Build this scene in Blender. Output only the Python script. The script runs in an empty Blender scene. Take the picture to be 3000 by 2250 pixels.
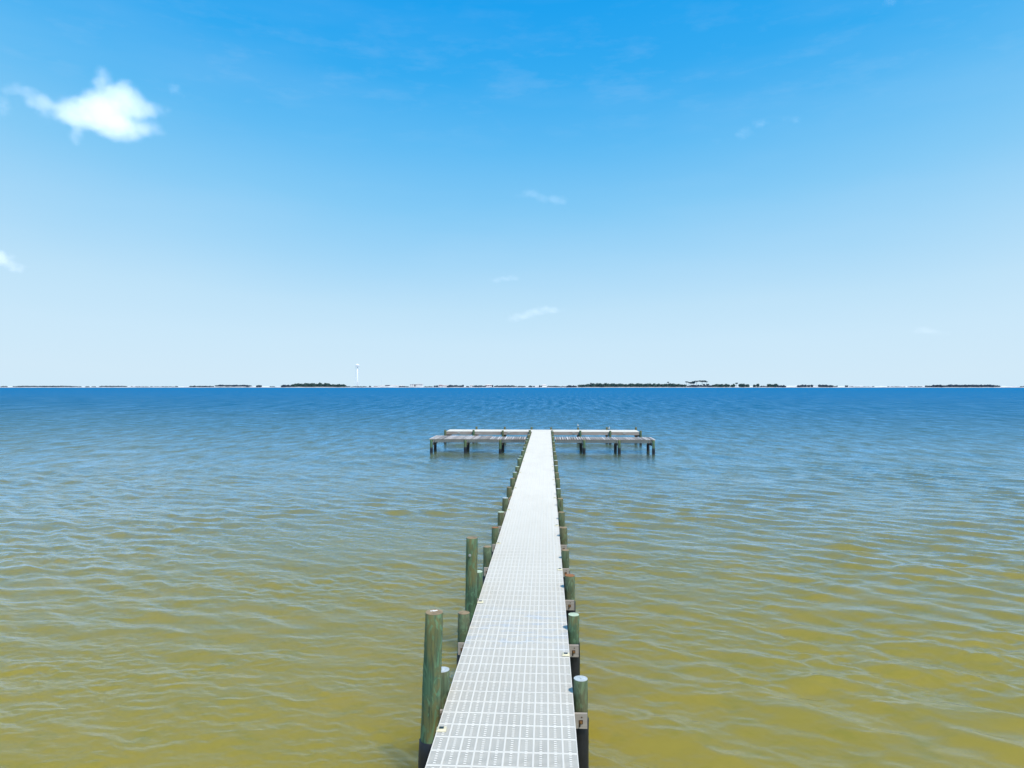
import bpy, math, random
import numpy as np
from mathutils import Vector, Matrix

random.seed(7)
rng = np.random.default_rng(11)
R = math.radians
sc = bpy.context.scene
col = sc.collection

H = 5.05          # camera height above the water
DECK = 1.07       # top of the deck above the water
XL, XR = -1.265, 0.332   # walkway edges
PSI = math.atan(102.4 / 2050)   # the camera looks a little left of the pier axis

# ------------------------------------------------------------------ helpers
class MB:
    def __init__(s): s.v = []; s.f = []; s.c = []; s.m = []
    def face(s, idx, c=0.5, m=0): s.f.append(idx); s.c.append(c); s.m.append(m)
    def box(s, x0, x1, y0, y1, z0, z1, c=0.5, bottom=True, m=0):
        n = len(s.v)
        s.v += [(x0,y0,z0),(x1,y0,z0),(x1,y1,z0),(x0,y1,z0),(x0,y0,z1),(x1,y0,z1),(x1,y1,z1),(x0,y1,z1)]
        fs = [(4,5,6,7),(0,1,5,4),(1,2,6,5),(2,3,7,6),(3,0,4,7)]
        if bottom: fs.append((3,2,1,0))
        for f in fs: s.face(tuple(n+i for i in f), c, m)
    def rib(s, x0, x1, a, b, zt, thick, ch=0.002, un=0.003, c=0.5):
        # moulded deck rib: chamfered top edges, undercut below
        n = len(s.v)
        pf = [(a+un, zt-thick), (a+un, zt-ch-0.004), (a, zt-ch), (a+ch, zt), (b-ch, zt), (b, zt-ch), (b-un, zt-ch-0.004), (b-un, zt-thick)]
        for x in (x0, x1):
            for y, z in pf: s.v.append((x, y, z))
        for i in range(7): s.face((n+i, n+8+i, n+9+i, n+i+1), c)
        s.face(tuple(n+i for i in range(8)), c); s.face(tuple(n+15-i for i in range(8)), c)
    def bevbox(s, x0, x1, y0, y1, z0, z1, b=0.005, c=0.5, m=0):
        # box with chamfered top edges
        n = len(s.v)
        s.v += [(x0,y0,z0),(x1,y0,z0),(x1,y1,z0),(x0,y1,z0),
                (x0,y0,z1-b),(x1,y0,z1-b),(x1,y1,z1-b),(x0,y1,z1-b),
                (x0+b,y0+b,z1),(x1-b,y0+b,z1),(x1-b,y1-b,z1),(x0+b,y1-b,z1)]
        for f in [(3,2,1,0),(0,1,5,4),(1,2,6,5),(2,3,7,6),(3,0,4,7),(4,5,9,8),(5,6,10,9),(6,7,11,10),(7,4,8,11),(8,9,10,11)]:
            s.face(tuple(n+i for i in f), c, m)
    def ring_tube(s, rings, seg=20, capb=True, capt=True, c=0.5, m=0, wob=0.0, seed=0):
        # rings: list of (centre, radius) along z-ish axis
        r_ = random.Random(seed)
        ph = [r_.uniform(0, 6.28) for _ in range(3)]
        n = len(s.v)
        for (cx, cy, cz, rad) in rings:
            for i in range(seg):
                a = 2*math.pi*i/seg
                q = rad*(1+wob*(0.5*math.sin(2*a+ph[0])+0.3*math.sin(3*a+ph[1])+0.2*math.sin(5*a+ph[2])))
                s.v.append((cx+q*math.cos(a), cy+q*math.sin(a), cz))
        for k in range(len(rings)-1):
            for i in range(seg):
                j = (i+1) % seg
                s.face((n+k*seg+i, n+k*seg+j, n+(k+1)*seg+j, n+(k+1)*seg+i), c, m)
        if capb: s.face(tuple(n+i for i in reversed(range(seg))), c, m)
        if capt: s.face(tuple(n+(len(rings)-1)*seg+i for i in range(seg)), c, m)
    def bar(s, p0, p1, r0, r1=None, seg=6, c=0.5, m=0):
        r1 = r0 if r1 is None else r1
        p0 = Vector(p0); p1 = Vector(p1); d = (p1-p0)
        q = d.to_track_quat('Z', 'Y')
        n = len(s.v)
        for (p, r) in ((p0, r0), (p1, r1)):
            for i in range(seg):
                a = 2*math.pi*i/seg
                s.v.append(tuple(p + q @ Vector((r*math.cos(a), r*math.sin(a), 0))))
        for i in range(seg):
            j = (i+1) % seg
            s.face((n+i, n+j, n+seg+j, n+seg+i), c, m)
        s.face(tuple(n+i for i in reversed(range(seg))), c, m)
        s.face(tuple(n+seg+i for i in range(seg)), c, m)
    def ellipsoid(s, ce, ra, seg=12, rings=8, c=0.5, m=0, jit=0.0, r_=random):
        n = len(s.v)
        s.v.append((ce[0], ce[1], ce[2]+ra[2]))
        for k in range(1, rings):
            t = math.pi*k/rings
            for i in range(seg):
                a = 2*math.pi*i/seg
                j = 1 + r_.uniform(-jit, jit)
                s.v.append((ce[0]+ra[0]*j*math.sin(t)*math.cos(a), ce[1]+ra[1]*j*math.sin(t)*math.sin(a), ce[2]+ra[2]*j*math.cos(t)))
        s.v.append((ce[0], ce[1], ce[2]-ra[2]))
        last = len(s.v)-1
        for i in range(seg):
            j = (i+1) % seg
            s.face((n, n+1+i, n+1+j), c, m)
            for k in range(rings-2):
                a0 = n+1+k*seg
                s.face((a0+i, a0+seg+i, a0+seg+j, a0+j), c, m)
            s.face((n+1+(rings-2)*seg+i, last, n+1+(rings-2)*seg+j), c, m)
    def mesh(s, name, mats, smooth=False):
        me = bpy.data.meshes.new(name)
        me.from_pydata(s.v, [], s.f)
        for m in (mats if isinstance(mats, (list, tuple)) else [mats]): me.materials.append(m)
        at = me.attributes.new('tone', 'FLOAT', 'FACE')
        at.data.foreach_set('value', s.c)
        me.polygons.foreach_set('material_index', s.m)
        me.polygons.foreach_set('use_smooth', [smooth]*len(s.f))
        me.update()
        return me
    def build(s, name, mats, parent=None, loc=(0,0,0), smooth=False):
        return link(name, s.mesh(name, mats, smooth), parent, loc)

def link(name, data, parent=None, loc=(0,0,0)):
    o = bpy.data.objects.new(name, data); col.objects.link(o)
    o.location = loc
    if parent is not None: o.parent = parent
    return o

def tag(o, label=None, cat=None, group=None, kind=None):
    if label: o['label'] = label
    if cat: o['category'] = cat
    if group: o['group'] = group
    if kind: o['kind'] = kind
    return o

def thing(name, label, cat, loc=(0,0,0), rz=0, group=None):
    o = bpy.data.objects.new(name, None); col.objects.link(o)
    o.empty_display_size = 0.2
    o.location = loc; o.rotation_euler = (0, 0, rz)
    return tag(o, label, cat, group)

# ------------------------------------------------------------------ node helpers
class NT:
    def __init__(s, mat):
        mat.use_nodes = True
        s.t = mat.node_tree; s.t.nodes.clear()
    def n(s, typ, _in=None, **kw):
        nd = s.t.nodes.new(typ)
        for k, v in kw.items(): setattr(nd, k, v)
        for k, v in (_in or {}).items():
            sock = nd.inputs[k]
            if isinstance(v, bpy.types.NodeSocket): s.t.links.new(v, sock)
            else: sock.default_value = v
        return nd
    def math(s, op, a, b=0.0, clamp=False, c=None):
        d = {0: a, 1: b}
        if c is not None: d[2] = c
        return s.n('ShaderNodeMath', d, operation=op, use_clamp=clamp).outputs[0]
    def mix(s, f, a, b, blend='MIX'):
        nd = s.t.nodes.new('ShaderNodeMix'); nd.data_type = 'RGBA'; nd.blend_type = blend; nd.clamp_factor = True
        for i, v in ((0, f), (6, a), (7, b)):
            if isinstance(v, bpy.types.NodeSocket): s.t.links.new(v, nd.inputs[i])
            elif i == 0: nd.inputs[i].default_value = v
            else: nd.inputs[i].default_value = (*v[:3], 1)
        return nd.outputs[2]
    def ramp(s, f, stops, interp='LINEAR'):
        nd = s.t.nodes.new('ShaderNodeValToRGB'); nd.color_ramp.interpolation = interp
        el = nd.color_ramp.elements
        while len(el) < len(stops): el.new(0.5)
        for e, (p, c) in zip(el, stops):
            e.position = p; e.color = (*c, 1) if len(c) == 3 else c
        s.t.links.new(f, nd.inputs[0])
        return nd.outputs[0]
    def rng(s, v, a, b, c=0.0, d=1.0, smooth=False):
        nd = s.n('ShaderNodeMapRange', {0: v, 1: a, 2: b, 3: c, 4: d})
        if smooth: nd.interpolation_type = 'SMOOTHSTEP'
        return nd.outputs[0]
    def noise(s, vec, scale, detail=3.0, rough=0.55, dim='3D', w=None, dist=0.0):
        i = {'Scale': scale, 'Detail': detail, 'Roughness': rough, 'Distortion': dist}
        if vec is not None: i['Vector'] = vec
        nd = s.t.nodes.new('ShaderNodeTexNoise'); nd.noise_dimensions = dim
        if w is not None: i['W'] = w
        for k, v in i.items():
            if isinstance(v, bpy.types.NodeSocket): s.t.links.new(v, nd.inputs[k])
            else: nd.inputs[k].default_value = v
        return nd.outputs[0]
    def mapping(s, vec, scale=(1,1,1), rot=(0,0,0), loc=(0,0,0)):
        return s.n('ShaderNodeMapping', {'Vector': vec, 'Scale': scale, 'Rotation': rot, 'Location': loc}).outputs[0]
    def out(s, surf=None, vol=None):
        o = s.t.nodes.new('ShaderNodeOutputMaterial')
        if surf: s.t.links.new(surf, o.inputs['Surface'])
        if vol: s.t.links.new(vol, o.inputs['Volume'])
    def pbsdf(s, **kw):
        return s.n('ShaderNodeBsdfPrincipled', {k.replace('_', ' '): v for k, v in kw.items()}).outputs[0]

def srgb(r, g, b):
    f = lambda c: (c/255/12.92) if c/255 <= 0.04045 else ((c/255+0.055)/1.055)**2.4
    return (f(r), f(g), f(b))

def newmat(name):
    m = bpy.data.materials.new(name); return m, NT(m)

def simple(name, colr, rough=0.7, var=0.12, scale=6.0, metal=0.0, bump=0.0, tone=False):
    m, t = newmat(name)
    tc = t.n('ShaderNodeTexCoord').outputs['Object']
    nz = t.noise(tc, scale, 4)
    k = t.rng(nz, 0.3, 0.7, 1-var, 1+var)
    c = t.mix(1.0, colr, t.n('ShaderNodeCombineColor', {0: k, 1: k, 2: k}).outputs[0], 'MULTIPLY')
    kw = dict(Base_Color=c, Roughness=rough, Metallic=metal)
    if bump:
        kw['Normal'] = t.n('ShaderNodeBump', {'Height': nz, 'Strength': bump, 'Distance': 0.01}).outputs[0]
    t.out(t.pbsdf(**kw))
    return m

M = {}
# treated timber piling: green tint, vertical drying streaks, brown tops, knots
def pile_mat(name, green, olive, dark):
    m, t = newmat(name)
    tc = t.n('ShaderNodeTexCoord').outputs['Object']
    rnd = t.math('MULTIPLY', t.n('ShaderNodeObjectInfo').outputs['Random'], 91.0)
    big = t.noise(t.mapping(tc, (3, 3, 1.3)), 1.6, 3, 0.6, '4D', rnd, dist=0.6)
    streak = t.noise(t.mapping(tc, (26, 26, 1.6)), 1.3, 4, 0.65, '4D', rnd, dist=0.4)
    swirl = t.noise(t.mapping(tc, (9, 9, 3.5)), 1.0, 2, 0.5, '4D', rnd, dist=2.5)
    c = t.mix(t.rng(big, 0.46, 0.60), green, olive)
    c = t.mix(t.rng(streak, 0.48, 0.66, 0, 0.85), c, dark)
    c = t.mix(t.rng(swirl, 0.52, 0.62, 0, 0.6), c, tuple(min(1, x*1.8) for x in green))
    rv = t.rng(t.math('FRACT', t.math('MULTIPLY', rnd, 7.13)), 0, 1, 0.0, 0.5)
    z = t.n('ShaderNodeSeparateXYZ', {0: tc}).outputs[2]
    c = t.mix(t.math('MULTIPLY', rv, t.rng(z, 0.6, 1.3)), c, (0.105, 0.085, 0.035))
    vor = t.n('ShaderNodeTexVoronoi', {'Vector': t.mapping(tc, (5, 5, 2.6)), 'Scale': 1.0, 'W': rnd}, voronoi_dimensions='4D').outputs['Distance']
    c = t.mix(t.rng(vor, 0.07, 0.13, 0.95, 0), c, (0.01, 0.012, 0.008))
    rings = t.math('SINE', t.math('MULTIPLY', vor, 60.0))
    c = t.mix(t.math('MULTIPLY', t.rng(rings, 0.2, 1, 0, 0.35), t.rng(vor, 0.12, 0.34, 1, 0)), c, dark)
    h = t.math('ADD', t.math('MULTIPLY', streak, 1.0), t.rng(vor, 0.04, 0.16, -0.6, 0))
    bp = t.n('ShaderNodeBump', {'Height': h, 'Strength': 0.7, 'Distance': 0.012}).outputs[0]
    t.out(t.pbsdf(Base_Color=c, Roughness=0.8, Normal=bp))
    return m
M['pile'] = pile_mat('treated_piling_wood', (0.085, 0.135, 0.075), (0.125, 0.135, 0.07), (0.03, 0.04, 0.022))
M['pile_green'] = pile_mat('green_piling_wood', (0.070, 0.150, 0.085), (0.15, 0.155, 0.06), (0.022, 0.045, 0.03))

def endgrain(name, a, b):
    m, t = newmat(name)
    tc = t.n('ShaderNodeTexCoord').outputs['Object']
    xy = t.n('ShaderNodeVectorMath', {0: tc, 1: (1, 1, 0)}, operation='MULTIPLY').outputs[0]
    nz = t.noise(xy, 9.0, 4, 0.6, '4D', t.math('MULTIPLY', t.n('ShaderNodeObjectInfo').outputs['Random'], 50.0))
    ln = t.n('ShaderNodeVectorMath', {0: xy}, operation='LENGTH').outputs['Value']
    rg = t.math('SINE', t.math('ADD', t.math('MULTIPLY', ln, 420.0), t.math('MULTIPLY', nz, 14.0)))
    c = t.mix(t.rng(rg, -1, 1, 0, 0.5), a, b)
    c = t.mix(t.rng(nz, 0.5, 0.72, 0, 0.7), c, tuple(x*0.4 for x in b))
    t.out(t.pbsdf(Base_Color=c, Roughness=0.85))
    return m
M['end_wood'] = endgrain('pile_end_grain', (0.36, 0.27, 0.16), (0.2, 0.13, 0.07))
M['end_rust'] = endgrain('pile_end_grain_orange', (0.36, 0.15, 0.05), (0.2, 0.08, 0.03))
M['end_white'] = simple('painted_pile_cap', (0.50, 0.55, 0.58), 0.5, 0.25, 14, bump=0.2)
M['end_pale'] = simple('pale_pile_cap', (0.50, 0.60, 0.44), 0.6, 0.25, 14)
M['sleeve'] = simple('black_pile_wrap', (0.011, 0.014, 0.022), 0.5, 0.35, 5, bump=0.3)

# white moulded plastic deck
m, t = newmat('white_deck_plastic')
geo = t.n('ShaderNodeNewGeometry').outputs['Position']
sep = t.n('ShaderNodeSeparateXYZ', {0: geo})
n1 = t.noise(t.mapping(geo, (1.3, 0.5, 1)), 1.0, 5, 0.6)
c = t.mix(t.rng(n1, 0.42, 0.7, 0, 0.30), (0.755, 0.725, 0.670), (0.64, 0.60, 0.54))
n2 = t.noise(t.mapping(geo, (2.6, 5.5, 1)), 1.0, 4, 0.65)
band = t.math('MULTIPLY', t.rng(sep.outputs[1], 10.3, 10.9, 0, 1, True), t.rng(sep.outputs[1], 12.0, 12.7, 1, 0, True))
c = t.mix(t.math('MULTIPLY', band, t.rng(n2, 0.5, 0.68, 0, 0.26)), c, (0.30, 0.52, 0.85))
n3 = t.noise(geo, 40.0, 3, 0.6)
c = t.mix(t.rng(n3, 0.62, 0.75, 0, 0.25), c, (0.5, 0.42, 0.36))
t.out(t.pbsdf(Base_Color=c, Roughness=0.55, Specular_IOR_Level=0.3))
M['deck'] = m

def timber(name, base, alt, dark, axis=0, tone=0.0):
    m, t = newmat(name)
    tc = t.n('ShaderNodeTexCoord').outputs['Object']
    rnd = t.math('MULTIPLY', t.n('ShaderNodeObjectInfo').outputs['Random'], 33.0)
    scv = [22, 22, 22]; scv[axis] = 1.2
    g = t.noise(t.mapping(tc, tuple(scv)), 1.0, 4, 0.65, '4D', rnd)
    b = t.noise(tc, 1.4, 3, 0.6, '4D', rnd)
    c = t.mix(t.rng(b, 0.38, 0.64), base, alt)
    c = t.mix(t.rng(g, 0.5, 0.72, 0, 0.7), c, dark)
    if tone:
        a = t.n('ShaderNodeAttribute', attribute_name='tone').outputs['Fac']
        k = t.rng(a, 0, 1, 1-tone, 1+tone)
        c = t.mix(1.0, c, t.n('ShaderNodeCombineColor', {0: k, 1: k, 2: k}).outputs[0], 'MULTIPLY')
        c = t.mix(t.rng(t.math('FRACT', t.math('MULTIPLY', a, 17.3)), 0.55, 1, 0, 0.45), c, (0.34, 0.24, 0.17))
    bp = t.n('ShaderNodeBump', {'Height': g, 'Strength': 0.4, 'Distance': 0.005}).outputs[0]
    t.out(t.pbsdf(Base_Color=c, Roughness=0.85, Normal=bp))
    return m
M['bearer'] = timber('weathered_grey_timber', (0.42, 0.39, 0.36), (0.32, 0.295, 0.28), (0.16, 0.12, 0.10), 0)
M['fascia'] = timber('pinkish_grey_fascia', (0.33, 0.26, 0.23), (0.40, 0.35, 0.33), (0.17, 0.12, 0.10), 0)
M['brown'] = timber('brown_framing_timber', (0.12, 0.075, 0.05), (0.07, 0.06, 0.05), (0.03, 0.02, 0.015), 1)
M['boards'] = timber('old_dock_boards', (0.52, 0.49, 0.49), (0.38, 0.35, 0.35), (0.17, 0.15, 0.145), 1, tone=0.5)
M['rust'] = simple('rusty_bolt', (0.25, 0.13, 0.045), 0.55, 0.4, 60, metal=0.4)
M['stain'] = simple('rust_stain', (0.10, 0.06, 0.035), 0.8, 0.4, 30)
M['steel'] = simple('galvanised_steel', (0.55, 0.56, 0.57), 0.4, 0.15, 20, metal=0.7)
M['cream'] = simple('cream_plastic', (0.72, 0.66, 0.47), 0.5, 0.1, 30)
M['solar'] = simple('dark_solar_cell', (0.03, 0.045, 0.05), 0.25, 0.2, 60)
M['rope'] = simple('tan_rope', (0.45, 0.30, 0.20), 0.9, 0.3, 60)
M['feather'] = simple('white_feathers', (0.85, 0.84, 0.82), 0.8, 0.05, 20)
M['wing'] = simple('grey_wing_feathers', (0.22, 0.23, 0.25), 0.8, 0.1, 20)
M['bill'] = simple('dark_beak_and_legs', (0.08, 0.03, 0.02), 0.6, 0.1, 20)
M['eye'] = simple('black_eye', (0.01, 0.01, 0.01), 0.3, 0.0, 20)

# ------------------------------------------------------------------ sun, sky, camera
sun_dir = Vector((0.087, -0.11, 0.245)).normalized()      # towards the sun
sun_el = math.asin(sun_dir.z)
sl = bpy.data.lights.new('sun', 'SUN'); sl.energy = 3.9; sl.angle = R(0.5); sl.color = (1.0, 0.905, 0.75)
so = link('sun', sl); so.rotation_euler = (-sun_dir).to_track_quat('-Z', 'Y').to_euler()

w = bpy.data.worlds.new('World'); sc.world = w; w.use_nodes = True
t = NT(w)
sky = t.n('ShaderNodeTexSky', sky_type='NISHITA', sun_disc=False, sun_elevation=sun_el,
          sun_rotation=math.atan2(sun_dir.x, sun_dir.y), altitude=0.0, air_density=1.0, dust_density=0.6, ozone_density=1.6)
skyc = t.n('ShaderNodeVectorMath', {0: sky.outputs[0], 3: 0.09}, operation='SCALE').outputs[0]
tc = t.n('ShaderNodeTexCoord').outputs['Generated']
t.t.links.new(t.n('ShaderNodeVectorMath', {0: tc, 1: (-1, -1, 0.004)}, operation='MAXIMUM').outputs[0], sky.inputs[0]) if len(sky.inputs) else None
sx = t.n('ShaderNodeSeparateXYZ', {0: tc})
side = t.math('ABSOLUTE', t.math('ADD', sx.outputs[0], 0.02))
fwd = t.math('MAXIMUM', sx.outputs[1], 0.0)
# the sky pales towards both sides of the view, away from the deepest blue opposite the sun
pale = t.math('MULTIPLY', t.math('POWER', side, 2.0), 0.15)
el = t.math('SUBTRACT', sx.outputs[2], t.math('MULTIPLY', pale, t.rng(sx.outputs[2], 0.0, 0.3, 0.3, 1.2)))
big = t.noise(t.mapping(tc, (1.5, 1.5, 5)), 1.2, 3, 0.5)
el = t.math('ADD', el, t.math('MULTIPLY', t.math('SUBTRACT', big, 0.5), 0.035))
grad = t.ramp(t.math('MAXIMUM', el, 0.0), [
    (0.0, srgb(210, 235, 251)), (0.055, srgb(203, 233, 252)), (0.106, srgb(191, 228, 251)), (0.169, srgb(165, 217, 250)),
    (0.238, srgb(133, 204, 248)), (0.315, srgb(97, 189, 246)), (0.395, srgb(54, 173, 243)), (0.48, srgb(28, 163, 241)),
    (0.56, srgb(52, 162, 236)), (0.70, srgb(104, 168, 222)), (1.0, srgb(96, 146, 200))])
mot = t.noise(t.mapping(tc, (9, 9, 34)), 1.6, 6, 0.62)
veil = t.math('MULTIPLY', t.rng(mot, 0.50, 0.72, 0, 0.055), t.math('MULTIPLY', t.rng(sx.outputs[2], 0.30, 0.38), t.rng(sx.outputs[2], 0.42, 0.50, 1, 0)))
hz = t.noise(t.mapping(tc, (2.2, 2.2, 11)), 1.0, 4, 0.55)
veil = t.math('ADD', veil, t.math('MULTIPLY', t.rng(hz, 0.5, 0.75, 0, 0.05), t.rng(sx.outputs[2], 0.02, 0.12)))
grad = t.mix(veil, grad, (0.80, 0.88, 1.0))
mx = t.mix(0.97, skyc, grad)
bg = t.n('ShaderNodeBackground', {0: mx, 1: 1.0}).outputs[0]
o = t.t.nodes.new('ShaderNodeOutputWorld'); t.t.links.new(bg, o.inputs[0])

cam = bpy.data.cameras.new('camera'); co = link('camera', cam)
cam.sensor_width = 36.0; cam.lens = 36.0*2050/3000; cam.clip_end = 20000; cam.clip_start = 0.1
co.location = (0, 0, H); co.rotation_euler = (R(90)+math.atan(2/2050), 0, PSI)
sc.camera = co
sc.view_settings.view_transform = 'Standard'; sc.view_settings.look = 'None'
sc.view_settings.exposure = 0; sc.view_settings.gamma = 1
sc.render.engine = 'CYCLES'
try:
    sc.cycles.use_denoising = True; sc.cycles.denoiser = 'OPENIMAGEDENOISE'
except Exception: pass
sc.cycles.max_bounces = 6; sc.cycles.transparent_max_bounces = 12; sc.cycles.volume_bounces = 2
sc.cycles.volume_max_steps = 96; sc.cycles.sample_clamp_indirect = 4

# ------------------------------------------------------------------ water
def make_water():
    f = 2050/3000*1024
    # rows thin out with distance, columns fan out with it
    d_near, d_far = 3.5, 1400.0
    v0, v1 = f*H/d_near, f*H/d_far
    nr, nc = 1350, 1250
    s_ = np.linspace(0, 1, nr)
    v = v0 + (v1-v0)*s_
    Y = f*H/v
    u = np.linspace(-1.0, 0.95, nc)
    # denser distance steps for the far part
    X = Y[:, None]*u[None, :]
    YY = np.repeat(Y[:, None], nc, 1)
    dY = np.abs(np.gradient(Y))[:, None]
    dX = Y[:, None]*(u[1]-u[0])
    z = np.zeros_like(X); ox = np.zeros_like(X); oy = np.zeros_like(X)
    r_ = np.random.default_rng(5)
    # slow patches of stronger and weaker ripples
    def patch(sx, sy, n, seed):
        q = np.random.default_rng(seed); a = np.zeros_like(X)
        for _ in range(n):
            kx, ky = q.normal(0, 1/sx), q.normal(0, 1/sy)
            a += np.cos(kx*X+ky*YY+q.uniform(0, 6.28))
        return a/math.sqrt(n/2)
    p1 = 1+0.35*patch(3.0, 2.0, 8, 1); p2 = 1+0.45*patch(1.2, 0.8, 8, 2)
    th0 = math.atan2(0.90, 0.30)      # direction of travel of the chop
    comps = []
    for i in range(64):
        lam = math.exp(r_.uniform(math.log(0.50), math.log(1.9)))
        comps.append((lam, th0+r_.normal(0, 0.42), 0.0225*(1.2 if 0.7 < lam < 1.3 else 0.75), 0))
    for i in range(80):
        lam = math.exp(r_.uniform(math.log(0.18), math.log(0.5)))
        comps.append((lam, th0+r_.normal(0, 0.5), 0.0145, 1))
    for i in range(50):
        lam = math.exp(r_.uniform(math.log(0.09), math.log(0.24)))
        comps.append((lam, th0+r_.normal(0, 0.6), 0.0095, 2))
    for i in range(16):
        lam = math.exp(r_.uniform(math.log(2.5), math.log(9.0)))
        comps.append((lam, th0+r_.normal(0, 0.5), 0.007, 3))
    for lam, th, slope, kind in comps:
        k = 2*math.pi/lam; kx, ky = k*math.cos(th), k*math.sin(th)
        res = np.maximum(dY*abs(math.sin(th)), dX*abs(math.cos(th)))
        att = np.clip((lam/np.maximum(res, 1e-6)-2.5)/2.5, 0, 1)
        a = slope/k*att
        rows = np.where(att[:, 0] > 0)[0]
        if len(rows) == 0: continue
        r1 = rows.max()+1
        ph = kx*X[:r1]+ky*YY[:r1]+r_.uniform(0, 6.28)
        mod = p1[:r1] if kind in (0, 3) else p2[:r1]
        A = a[:r1]*np.clip(mod, 0.1, 2)
        z[:r1] += A*(np.sin(ph)+(0.225*np.sin(2*ph) if kind < 2 else 0))
        if kind < 2:
            ox[:r1] -= -0.2*A*math.cos(th)*np.cos(ph); oy[:r1] -= -0.2*A*math.sin(th)*np.cos(ph)
    co_ = np.stack([X+ox, YY+oy, z], -1).reshape(-1, 3).astype(np.float32)
    # wide calm sheet continuing behind, beside and beyond
    me = bpy.data.meshes.new('water')
    nv = nr*nc
    i = np.arange(nr-1)[:, None]*nc+np.arange(nc-1)[None, :]
    quads = np.stack([i, i+1, i+nc+1, i+nc], -1).reshape(-1, 4)
    ex = []   # skirt of big quads around the fan
    def gi(r, c): return r*nc+c
    extra_v = []; extra_q = []
    base = nv
    B = 9000.0
    steps = list(range(0, nr, 50))+[nr-1]
    steps = sorted(set(steps))
    for side, c in ((-1, 0), (1, nc-1)):
        st = len(extra_v)
        for r in steps: extra_v.append((side*B, float(Y[r]), 0.0))
        for k in range(len(steps)-1):
            a, b = gi(steps[k], c), gi(steps[k+1], c)
            p, q = base+st+k, base+st+k+1
            extra_q.append((a, b, q, p) if side < 0 else (p, q, b, a))
    st = len(extra_v)
    extra_v += [(-B, 1400.0, 0), (B, 1400.0, 0), (-B, -3000.0, 0), (B, -3000.0, 0)]
    n_side = len(steps)
    extra_q.append((base+n_side-1, gi(nr-1, 0), gi(nr-1, nc-1), base+2*n_side-1))
    far = (base+n_side-1, base+2*n_side-1, base+st+1, base+st)
    near = (base+st+2, base+st+3, base+n_side, base)
    extra_q = extra_q[:-1]+[near]
    allv = np.vstack([co_, np.array(extra_v, dtype=np.float32)])
    allq = np.vstack([quads, np.array(extra_q, dtype=np.int64)])
    me.vertices.add(len(allv)); me.vertices.foreach_set('co', allv.ravel())
    me.loops.add(allq.size); me.loops.foreach_set('vertex_index', allq.ravel().astype(np.int32))
    me.polygons.add(len(allq)); me.polygons.foreach_set('loop_start', (np.arange(len(allq))*4).astype(np.int32))
    me.polygons.foreach_set('loop_total', np.full(len(allq), 4, dtype=np.int32))
    me.polygons.foreach_set('use_smooth', np.ones(len(allq), dtype=bool))
    me.update(calc_edges=True); me.validate()
    return me

m, t = newmat('sea_water')
geo = t.n('ShaderNodeNewGeometry')
pos = geo.outputs['Position']
sp = t.n('ShaderNodeSeparateXYZ', {0: pos})
Yp = sp.outputs[1]
dist = t.n('ShaderNodeVectorMath', {0: t.n('ShaderNodeVectorMath', {0: pos, 1: (1, 1, 0)}, operation='MULTIPLY').outputs[0]}, operation='LENGTH').outputs['Value']
shelf = t.noise(t.mapping(pos, (0.012, 0.03, 0)), 1.0, 3, 0.5)
Yd = t.math('ADD', t.math('ADD', Yp, t.math('MULTIPLY', sp.outputs[0], 0.18)), t.math('MULTIPLY', t.math('SUBTRACT', shelf, 0.5), 18.0))
lg = t.math('LOGARITHM', t.math('MAXIMUM', Yd, 3.0), 10.0)      # 0.48 .. 3
body = t.ramp(t.rng(lg, 0.5, 3.0), [
    (0.0, (0.300, 0.242, 0.036)), (0.22, (0.256, 0.216, 0.040)), (0.39, (0.205, 0.188, 0.046)), (0.48, (0.115, 0.145, 0.072)),
    (0.56, (0.055, 0.125, 0.130)), (0.66, (0.010, 0.110, 0.210)), (0.80, (0.004, 0.132, 0.300)), (1.0, (0.002, 0.155, 0.360))])
bed = t.noise(t.mapping(pos, (0.45, 0.75, 0)), 1.0, 4, 0.6)
bed2 = t.noise(t.mapping(pos, (1.6, 2.2, 0), loc=(7, 3, 0)), 1.0, 3, 0.6)
nearf = t.rng(Yp, 8, 40, 1, 0)
body = t.mix(t.math('MULTIPLY', nearf, t.rng(bed, 0.45, 0.68, 0, 0.6)), body, (0.31, 0.24, 0.034))
body = t.mix(t.math('MULTIPLY', nearf, t.rng(bed2, 0.55, 0.72, 0, 0.5)), body, (0.19, 0.185, 0.028))
# fine ripples
rot = R(-18)
f1 = t.noise(t.mapping(pos, (5.0, 14.0, 0), rot=(0, 0, rot)), 1.0, 3, 0.6)
f2 = t.noise(t.mapping(pos, (1.1, 3.2, 0), rot=(0, 0, rot), loc=(3, 9, 0)), 1.0, 4, 0.65)
f3 = t.noise(t.mapping(pos, (0.22, 0.9, 0), rot=(0, 0, rot*0.4), loc=(13, 2, 0)), 1.0, 4, 0.65)
k1 = t.rng(dist, 8, 60, 0.75, 0.0)
h = t.math('ADD', t.math('MULTIPLY', f1, t.math('MULTIPLY', k1, 0.010)), t.math('MULTIPLY', f2, t.rng(dist, 8, 120, 0.010, 0.11)))
h = t.math('ADD', h, t.math('MULTIPLY', f3, t.rng(dist, 60, 250, 0.0, 0.42)))
bump = t.n('ShaderNodeBump', {'Height': h, 'Strength': 1.0, 'Distance': 1.0}).outputs[0]
# at grazing angles one sees mostly the wave faces turned towards the eye
inc = geo.outputs['Incoming']
inch = t.n('ShaderNodeVectorMath', {0: inc, 1: (1, 1, 0)}, operation='MULTIPLY').outputs[0]
tilt = t.n('ShaderNodeVectorMath', {0: inch, 3: t.rng(dist, 5, 120, 0.035, 0.17)}, operation='SCALE').outputs[0]
nrm = t.n('ShaderNodeVectorMath', {0: t.n('ShaderNodeVectorMath', {0: bump, 1: tilt}, operation='ADD').outputs[0]}, operation='NORMALIZE').outputs[0]
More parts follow.
